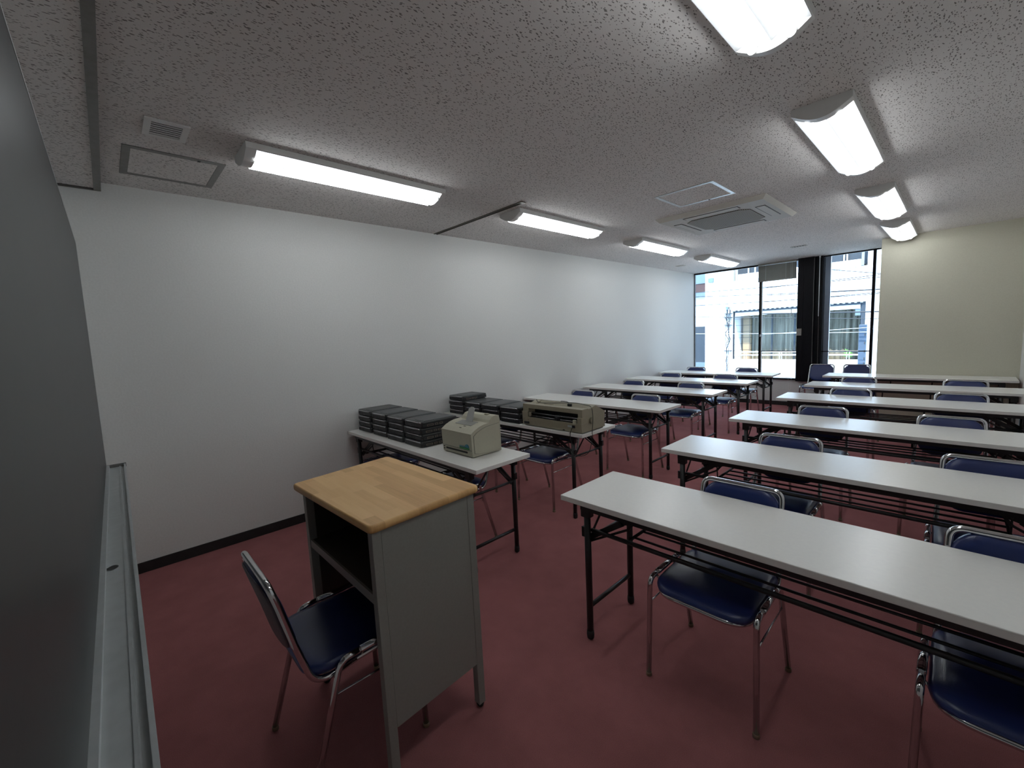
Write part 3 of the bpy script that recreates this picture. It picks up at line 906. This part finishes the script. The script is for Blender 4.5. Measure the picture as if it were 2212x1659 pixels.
where1 = ['of the front table stack touching the white wall', 'of the front table stack second from the wall', 'of the front table stack third from the wall', 'of the front table stack beside the laser printer']
where2 = ['of the tallest stack on the second table', 'of the low stack next to the tallest stack', 'of the low second table stack third from the wall', 'of the low stack beside the dot matrix printer']
first = True
jit = random.Random(3)
for (ty, xs, counts, wh) in ((1.897, (0.187, 0.462, 0.732, 0.990), (4, 4, 4, 4), where1), (2.872, (0.195, 0.462, 0.728, 0.992), (4, 3, 3, 3), where2)):
    for si, (x, n) in enumerate(zip(xs, counts)):
        for k in range(n):
            dx, dy, rz = jit.uniform(-0.006, 0.006), jit.uniform(-0.008, 0.008), jit.uniform(-0.012, 0.012)
            if ty < 2 and si == 3 and k == 3:
                dx, dy, rz = 0.012, 0.004, 0.0
            lab = 'closed black ' + order[n][k] + ' ' + wh[si]
            if wh is where2:
                dy *= 0.5
            loc = (x+dx, ty+dy, 0.7005 + k*LTH)
            if first:
                lt0.location = loc; lt0.rotation_euler = (0, 0, rz); lt0['label'] = lab; first = False
            else:
                dup(lt0, loc, rz, lab)

# ------------------------------------------------------------------ laser printer on the front table
lp_ = thing('laser_printer', 'small cream laser printer with a curved top on the front wall side table', 'printer', (1.462, 1.793, 0.7005))
w = 0.325; hw = w/2
prof = [(0.004, 0.006), (0.0, 0.045), (-0.004, 0.157), (0.03, 0.178), (0.065, 0.193), (0.105, 0.203), (0.16, 0.207), (0.172, 0.209), (0.176, 0.238), (0.20, 0.245), (0.238, 0.243), (0.246, 0.235), (0.248, 0.190), (0.248, 0.006)]
low = [(0.004, 0.006), (0.0, 0.045), (-0.004, 0.157), (0.03, 0.178), (0.065, 0.193), (0.105, 0.203), (0.16, 0.206), (0.246, 0.206), (0.248, 0.006)]
MB().prism(low, 'x', -hw, hw).build('body', M_prn, lp_)
MB().prism([(0.150, 0.2055), (0.160, 0.222), (0.185, 0.243), (0.21, 0.247), (0.238, 0.243), (0.2475, 0.205)], 'x', -0.135, hw).build('rear_cover', M_prn, lp_)
# recess for the output tray on the top
MB().hexa([(-0.085, 0.062, 0.186), (0.085, 0.062, 0.186), (0.085, 0.120, 0.197), (-0.085, 0.120, 0.197), (-0.085, 0.060, 0.1945), (0.085, 0.060, 0.1945), (0.085, 0.122, 0.2068), (-0.085, 0.122, 0.2068)]).build('output_slot', M_steel, lp_)
MB().hexa([(-0.036, 0.108, 0.196), (0.036, 0.108, 0.196), (0.036, 0.113, 0.196), (-0.036, 0.113, 0.196), (-0.030, 0.140, 0.285), (0.030, 0.140, 0.285), (0.030, 0.145, 0.285), (-0.030, 0.145, 0.285)])\
    .hexa([(-0.030, 0.140, 0.285), (0.030, 0.140, 0.285), (0.030, 0.145, 0.285), (-0.030, 0.145, 0.285), (-0.012, 0.145, 0.298), (0.012, 0.145, 0.298), (0.012, 0.150, 0.298), (-0.012, 0.150, 0.298)])\
    .build('paper_support', M_smoke, lp_)
sp = [(0.020, 0.030), (0.016, 0.140), (0.045, 0.160), (0.085, 0.176), (0.13, 0.186), (0.236, 0.192), (0.236, 0.018), (0.15, 0.010), (0.05, 0.022)]
MB().prism(sp, 'x', hw, hw+0.003).build('side_cover', M_prn, lp_)
MB().prism([(a*1.0 + (0.003 if a > 0.1 else -0.002), c+0.0015 if c > 0.1 else c-0.002) for a, c in sp], 'x', hw-0.001, hw+0.0008).build('seam', M_alud, lp_)
b = MB()
b.box(-0.120, 0.110, -0.0035, 0.004, 0.026, 0.036).build('paper_slot', M_dark, lp_)
MB().box(-hw+0.006, hw-0.001, -0.0046, 0.003, 0.048, 0.0495).build('seam', M_alud, lp_)
MB().box(-0.148, -0.138, -0.0045, 0.001, 0.034, 0.042).build('button', M_shade_marks, lp_)
MB().box(-0.148, -0.138, -0.0045, 0.001, 0.020, 0.028).build('button', M_shade_marks, lp_)
MB().box(0.035, 0.135, -0.0052, -0.001, 0.0535, 0.0615).box(0.035, 0.088, -0.0056, -0.001, 0.0665, 0.0695, mi=1).build('green_logo_strip', [M_green, M_teal], lp_)
MB().prism([(0.093, 0.0645)] + [(0.113 + 0.020*math.cos(PI - PI*k/10), 0.0645 + 0.022*math.sin(PI*k/10)) for k in range(11)], 'y', -0.0056, -0.0015).build('dome_logo', M_teal, lp_)
b = MB()
for (x, yy) in ((0.0, 0.028), (0.02, 0.048)):
    z = 0.178 + (yy-0.03)*0.43
    b.hexa([(x, yy, z-0.001), (x+0.022, yy, z-0.001), (x+0.022, yy+0.004, z+0.0007), (x, yy+0.004, z+0.0007), (x, yy, z+0.0012), (x+0.022, yy, z+0.0012), (x+0.022, yy+0.004, z+0.003), (x, yy+0.004, z+0.003)])
b.build('top_mark', M_shade_marks, lp_)
MB().box(0.07, 0.10, 0.19, 0.215, 0.245, 0.252, 0.002).build('latch', M_prn2, lp_)
b = MB()
for x in (-hw+0.03, hw-0.03):
    for y in (0.03, 0.22):
        b.box(x-0.012, x+0.012, y-0.012, y+0.012, 0.0, 0.007)
b.build('foot', M_rubber, lp_)

# ------------------------------------------------------------------ wide dot matrix printer on the second table
dp = thing('dot_matrix_printer', 'wide yellowed dot matrix printer on the second wall side table', 'printer', (1.477, 2.712, 0.7005))
hw = 0.313
# lower case split round the front opening, upper hood with sloping back
b = MB()
b.prism([(0.006, 0.006), (0.0, 0.065), (0.0, 0.075), (0.298, 0.075), (0.308, 0.010)], 'x', -hw, hw)
b.build('lower_case', M_prn2, dp)
side = [(0.0, 0.0755), (0.0, 0.116), (0.012, 0.120), (0.012, 0.184), (0.060, 0.184), (0.064, 0.150), (0.185, 0.196), (0.305, 0.136), (0.307, 0.0755)]
MB().prism([(0.0, 0.0755), (0.0, 0.120), (0.012, 0.124), (0.012, 0.184), (0.080, 0.186), (0.100, 0.178), (0.185, 0.196), (0.305, 0.136), (0.307, 0.0755)], 'x', -hw, -hw+0.065).build('upper_case', M_prn2, dp)
MB().prism([(0.0, 0.0755), (0.0, 0.120), (0.012, 0.124), (0.012, 0.184), (0.080, 0.186), (0.100, 0.178), (0.185, 0.196), (0.305, 0.136), (0.307, 0.0755)], 'x', hw-0.040, hw).build('upper_case', M_prn2, dp)
MB().prism([(0.012, 0.150), (0.012, 0.184), (0.070, 0.186), (0.075, 0.150)], 'x', -hw+0.065, hw-0.040).build('front_bar', M_prn2, dp)
MB().prism([(0.115, 0.090), (0.115, 0.160), (0.185, 0.196), (0.305, 0.136), (0.307, 0.0755)], 'x', -hw+0.065, hw-0.040).build('rear_hood', M_prn2, dp)
MB().box(-hw+0.066, hw-0.041, 0.09, 0.114, 0.0755, 0.15).box(-hw+0.066, hw-0.041, 0.012, 0.09, 0.0755, 0.0775).build('opening', M_dark, dp)
MB().tube([(-hw+0.066, 0.055, 0.098), (hw-0.041, 0.055, 0.098)], 0.014, 10).build('platen', M_black, dp)
MB().tube([(-hw+0.066, 0.020, 0.085), (hw-0.041, 0.020, 0.085)], 0.004, 8).tube([(-hw+0.066, 0.028, 0.110), (hw-0.041, 0.028, 0.110)], 0.003, 8).build('paper_bar', M_silver, dp)
MB().box(0.045, 0.095, 0.002, 0.034, 0.080, 0.112, 0.004).box(0.060, 0.080, -0.004, 0.004, 0.086, 0.104, 0.002).build('print_head', M_lapt, dp)
MB().box(-0.232, -0.215, -0.004, 0.012, 0.085, 0.118, 0.003).build('tractor', M_prn2, dp)
MB().box(0.235, 0.262, -0.010, 0.010, 0.070, 0.104, 0.005).build('paper_lever', M_prn, dp)
MB().tube([(hw, 0.125, 0.088), (hw+0.018, 0.125, 0.088)], 0.026, 20).build('platen_knob', M_prn2, dp)
MB().box(-0.295, -0.240, -0.0015, 0.004, 0.018, 0.036).build('nameplate', M_dark, dp)
MB().box(-0.300, -0.297, -0.001, 0.004, 0.050, 0.054).box(-0.246, -0.243, -0.001, 0.004, 0.050, 0.054).build('screw', M_dark, dp)
MB().box(0.226, 0.250, -0.008, 0.004, 0.040, 0.060, 0.002).build('connector', M_lapt, dp)
MB().box(0.180, 0.224, -0.0015, 0.004, 0.042, 0.056).build('faded_label', M_alu, dp)
MB().box(0.13, 0.146, -0.0015, 0.004, 0.010, 0.016).build('slot', M_dark, dp)
MB().box(-hw+0.010, hw-0.010, 0.02, 0.295, 0.0, 0.0075).build('foot', M_rubber, dp)
MB().box(-0.135, -0.045, 0.080, 0.102, 0.165, 0.190, 0.003).box(-0.120, -0.060, 0.078, 0.104, 0.176, 0.182, mi=1).build('paper_guide', [M_prn2, M_steel], dp)

def spline(pts, n=8):
    pts = [Vector(p) for p in pts]
    out = []
    for i in range(len(pts)-1):
        p0 = pts[max(i-1, 0)]; p1 = pts[i]; p2 = pts[i+1]; p3 = pts[min(i+2, len(pts)-1)]
        for k in range(n):
            t = k/n
            out.append(0.5*((2*p1) + (p2-p0)*t + (2*p0-5*p1+4*p2-p3)*t*t + (3*p1-p0-3*p2+p3)*t**3))
    out.append(pts[-1])
    return out
cb = thing('printer_cable', 'thin black cable lying over the dot matrix printer and hanging off its table', 'cable', (1.477, 2.712, 0.7005))
MB().tube(spline([(-0.235, 0.10, 0.215), (-0.20, 0.09, 0.193), (-0.09, 0.085, 0.195), (0.02, 0.14, 0.198), (0.13, 0.17, 0.201), (0.23, 0.15, 0.198), (0.30, 0.14, 0.190), (0.332, 0.12, 0.14), (0.345, 0.10, 0.07), (0.347, 0.085, 0.0045), (0.352, 0.08, -0.03), (0.34, 0.05, -0.14), (0.30, 0.0, -0.17), (0.24, -0.035, -0.15), (0.21, -0.035, -0.08)]), 0.0028, 6).build('cord', M_cable, cb)
MB().tube(spline([(-0.04, 0.19, 0.201), (0.0, 0.20, 0.2), (0.05, 0.175, 0.199), (0.085, 0.145, 0.190)]), 0.0028, 6).build('cord', M_cable, cb)
MB().box(0.08, 0.115, 0.125, 0.145, 0.176, 0.198, 0.003).build('plug', M_lapt, cb)
MB().tube(spline([(0.236, -0.010, 0.048), (0.222, -0.014, 0.02), (0.218, -0.020, -0.01), (0.232, -0.030, -0.06), (0.25, -0.032, -0.10)]), 0.0028, 6).build('cord', M_cable, cb)

# ------------------------------------------------------------------ outside: street, white building with balcony, its neighbour
struct(MB().box(-30, 30, D+0.6, 45, -4.2, -4.0).build('street', M_asphalt))
FY = 15.4
bd = thing('building', 'sunlit white tiled building with a balcony across the street', 'building', (0, FY, -4.0))
def bb(*boxes):
    m = MB()
    for (x0, x1, y0, y1, z0, z1) in boxes:
        m.box(x0, x1, y0-FY, y1-FY, z0+4.0, z1+4.0)
    return m
ox0, ox1 = -1.49, 1.93
bb((-2.40, ox0, FY, FY+3, -4.0, 8.0), (ox1, 9.0, FY, FY+3, -4.0, 8.0), (ox0, ox1, FY, FY+3, -4.0, -0.9), (ox0, ox1, FY, FY+1.0, 1.96, 2.92), (ox0, ox1, FY, FY+1, 4.6, 8.0), (ox0, ox1, FY+1.0, FY+3, -0.9, 8.0)).build('facade', M_tile, bd)
bb((ox0, ox1, FY-0.02, FY+0.10, -0.9, 0.345)).build('balcony_wall', M_tile, bd)
bb((-1.40, 1.79, FY-0.05, FY+0.08, 2.92, 3.105)).build('balcony_wall', M_white, bd)
bb((ox0, ox1, FY-0.05, FY-0.001, 1.955, 1.975)).build('ledge', M_white, bd)
m = MB()
for k in range(26):
    x = ox0 + 0.03 + k*0.131
    m.box(x, x+0.06, -0.045, -0.001, 5.925, 5.953)
m.build('dentil_row', M_alud, bd)
bb((ox0+0.002, ox0+0.022, FY-0.006, FY+0.1, 0.35, 1.94), (ox1-0.10, ox1-0.002, FY+0.02, FY+0.9, 0.35, 1.94), (ox0+0.05, ox1-0.10, FY-0.004, FY+0.03, 1.88, 1.95)).build('opening_frame', M_bluegrey, bd)
bb((ox0+0.06, ox1-0.12, FY+0.03, FY+0.12, 1.77, 1.879)).build('shutter_box', M_white, bd)
bb((-1.40, -1.18, FY+0.70, FY+0.95, -0.5, 1.76)).build('side_panel', M_tan, bd)
bb((1.70, 1.82, FY+0.05, FY+0.12, 1.58, 1.92)).build('lamp_box', M_bluelight, bd)
# curtain folds behind the glass
m = MB()
nx = 90
prev = None
for k in range(nx+1):
    x = -1.15 + 2.85*k/nx
    y = 0.90 + 0.022*math.sin(k*1.35) + 0.012*math.sin(k*0.52+1)
    cur = (m.bm.verts.new((x, y, 3.3)), m.bm.verts.new((x, y, 5.78)), m.bm.verts.new((x, y+0.02, 3.3)), m.bm.verts.new((x, y+0.02, 5.78)))
    if prev:
        m.bm.faces.new((prev[0], cur[0], cur[1], prev[1])); m.bm.faces.new((prev[2], prev[3], cur[3], cur[2]))
    prev = cur
m.build('curtain', M_curtain, bd)
bb((-1.18, 1.75, FY+0.80, FY+0.806, -0.9, 1.77)).build('balcony_glass', M_glass_far, bd)
for x in (-0.56, 0.08, 0.95):
    bb((x, x+0.045, FY+0.77, FY+0.80, -0.9, 1.77)).build('glass_frame', M_bluegrey, bd)
for z in (0.485, 0.585):
    m = MB(); m.tube([(ox0+0.05, 0.03, z+4), (ox1-0.10, 0.03, z+4)], 0.022 if z < 0.5 else 0.018, 8); m.build('balcony_rail', M_white, bd)
for x in (-1.14, -0.12, 0.86, 1.55):
    for dx in (0, 0.06):
        m = MB(); m.tube([(x+dx, 0.03, 4.34), (x+dx, 0.03, 4.60)], 0.009, 6); m.build('rail_post', M_alu, bd)
bb((ox0+0.001, ox1-0.001, FY+0.4, FY+0.41, 3.0, 4.6)).build('upper_glass', M_bluegrey, bd)
for x in (-1.15, -0.95, 1.0, 1.35, 1.42):
    bb((x, x+0.03, FY+0.30, FY+0.34, 3.06, 4.5)).build('upper_post', M_white, bd)
bb((-1.49, -1.44, FY-0.03, FY+0.02, 2.92, 3.5), (-1.37, -1.33, FY-0.06, FY-0.05, 2.92, 3.5), (1.80, 1.86, FY-0.03, FY, 2.93, 3.5)).build('upper_jamb', M_alud, bd)
bb((-2.26, -2.10, FY-0.12, FY, 2.96, 3.10)).build('wall_lamp', M_bluelight, bd)

nb = thing('building', 'grey blue neighbouring building seen at the left edge of the window', 'building', (-6.5, 22.0, -4.0))
MB().box(-5.5, 4.2, 0.0, 5.0, 0, 4.0+1.50).build('lower_wall', M_bluegrey, nb)
MB().box(-5.5, 4.2, -0.10, 5.0, 6.98, 7.2).box(-5.5, 4.2, 0.02, 5.0, 7.62, 9.5).build('upper_wall', M_bluelight, nb)
MB().box(-5.5, 4.2, 0.05, 5.0, 7.2, 7.62).build('red_band', M_redstrip, nb)
MB().box(-5.5, 4.2, 0.25, 5.0, 5.5, 6.98).build('white_band', M_white, nb)
MB().box(-0.5, 2.5, -0.03, 0.0, 2.7, 3.7).build('shop_window', M_bluelight, nb)

sg = thing('signboard', 'tall narrow blue white vertical signboard outside the right window', 'sign', (2.13, 13.5, -4.0))
MB().box(-0.075, 0.075, -0.10, 0.10, 3.0, 5.34, 0.01).build('sign_box', M_signf, sg)
m = MB()
for k, z in enumerate((5.08, 4.88, 4.68, 4.50, 4.38)):
    m.box(0.035, 0.060, -0.104, -0.100, z, z+0.05).box(0.045, 0.052, -0.104, -0.100, z-0.03, z+0.01)
m.build('lettering', M_wire, sg)
MB().tube([(0, 0.06, 0), (0, 0.06, 3.0)], 0.05, 10).build('post', M_alud, sg)

wires = [((-0.78, 2.419), (0.986, 2.378), 2.50, 2.34), ((-0.834, 2.282), (0.98, 2.176), 2.36, 2.09), ((-1.0, 2.068), (0.984, 2.024), 2.11, 1.99),
         ((-1.529, 1.768), (0.117, 1.632), 1.83, 1.44), ((1.625, 2.638), (2.346, 2.467), 2.99, 2.30), ((1.632, 2.397), (2.489, 2.413), 2.37, 2.45),
         ((1.64, 2.131), (2.501, 2.096), 2.2, 2.0), ((1.642, 2.034), (2.503, 2.039), 2.03, 2.05), ((1.653, 1.656), (2.518, 1.616), 1.78, 1.55), ((-0.259, 1.237), (1.002, 1.202), 1.27, 1.16), ((1.655, 1.251), (2.168, 1.271), 1.2, 1.30)]
wl = ['topmost', 'second from the top', 'third from the top', 'sagging', 'steeply falling', 'upper right', 'middle right', 'lower right', 'thick low', 'pale low', 'pale right']
wl2 = ['left window panes above the others', 'left window panes above two more', 'left window panes just over the balcony', 'left window panes at curtain height',
       'right window pane', 'right window pane below the falling one', 'right window pane at mid height', 'right window pane just over the balcony', 'right window pane over the balcony opening', 'left window curtains', 'right window curtain and signboard']
for k, ((p, q, za, zb)) in enumerate(wires):
    y = 12.5
    sl = (q[1]-p[1])/(q[0]-p[0])
    xa, xb = (-5.0, 5.0) if k < 4 or k == 9 else (0.2, 6.0)
    mx, mz = (p[0]+q[0])/2, (p[1]+q[1])/2
    pts = []
    for j in range(25):
        x = xa + (xb-xa)*j/24
        pts.append((x-mx, 0, sl*(x-mx) + 0.003*(x-mx)**2))
    o = MB().tube(pts, (0.018 if k == 8 else 0.006 if k > 8 else 0.009), 6).build('power_line', M_wire if k not in (9, 10) else M_alu, None, (mx, y + 0.06*(k % 4), mz))
    tag(o, '%s overhead wire crossing the %s' % (wl[k], wl2[k]), 'wire', 'overhead wires across the street')

cbm = thing('cable_bundle', 'tangle of dark cables and brackets running down the white facade', 'cables', (-1.62, FY-0.06, 0.0))
rc = random.Random(5)
for j in range(5):
    pts = []
    for k in range(16):
        z = 2.12 - k*0.15
        amp = 0.05 if k < 9 else 0.02
        pts.append((-0.06+0.03*j + rc.uniform(-amp, amp), rc.uniform(-0.04, 0.04), z - rc.uniform(0, 0.05)))
    if j > 2: pts = pts[:9]
    MB().tube(spline(pts, 4), 0.011 if j % 2 else 0.008, 6).build('cable', M_wire, cbm)
for z in (1.72, 1.86, 1.48, 0.62):
    MB().box(-0.13, 0.12, -0.02, 0.055, z, z+0.022).build('bracket', M_wire, cbm)
MB().box(-0.05, 0.0, -0.06, 0.0, 2.0, 2.10).build('junction_box', M_bluelight, cbm)

def plant(x, y, z, n, ln, spread, label):
    t = thing('balcony_plant', label, 'plant', (x, y, z))
    r = random.Random(int(x*1000))
    m = MB()
    m.tube([(0, 0, 0), (0, 0, ln*0.7)], 0.008, 6); m.build('stem', M_alud, t)
    m = MB()
    for k in range(n):
        a = r.uniform(0, 2*PI); tilt = r.uniform(0.3, spread)
        d = Vector((math.cos(a)*math.sin(tilt), math.sin(a)*math.sin(tilt)*0.6, math.cos(tilt)))
        base = Vector((0, 0, ln*r.uniform(0.2, 0.7)))
        tip = base + d*ln*r.uniform(0.5, 0.9)
        sd = d.cross(Vector((0, 1, 0.2))).normalized()*ln*0.13
        nrm = sd.cross(d).normalized()*0.004
        mid = base*0.5+tip*0.5
        v = [m.bm.verts.new(p) for p in (base, mid+sd+nrm, tip, mid-sd+nrm, mid-nrm*2)]
        for f in ((0, 1, 4), (1, 2, 4), (2, 3, 4), (3, 0, 4)):
            m.bm.faces.new([v[i] for i in f])
    m.build('foliage', M_leaf, t)
    MB().tube([(0, 0, -0.14), (0, 0, 0.0)], [0.05, 0.07], 10).build('pot', M_tan, t)
    return t
plant(0.49, FY+0.18, 0.42, 26, 0.26, 1.5, 'leafy green plant on the white balcony beside the black pillar')
plant(1.55, FY+0.20, 0.36, 16, 0.22, 1.4, 'spiky green plant on the balcony seen through the right pane')
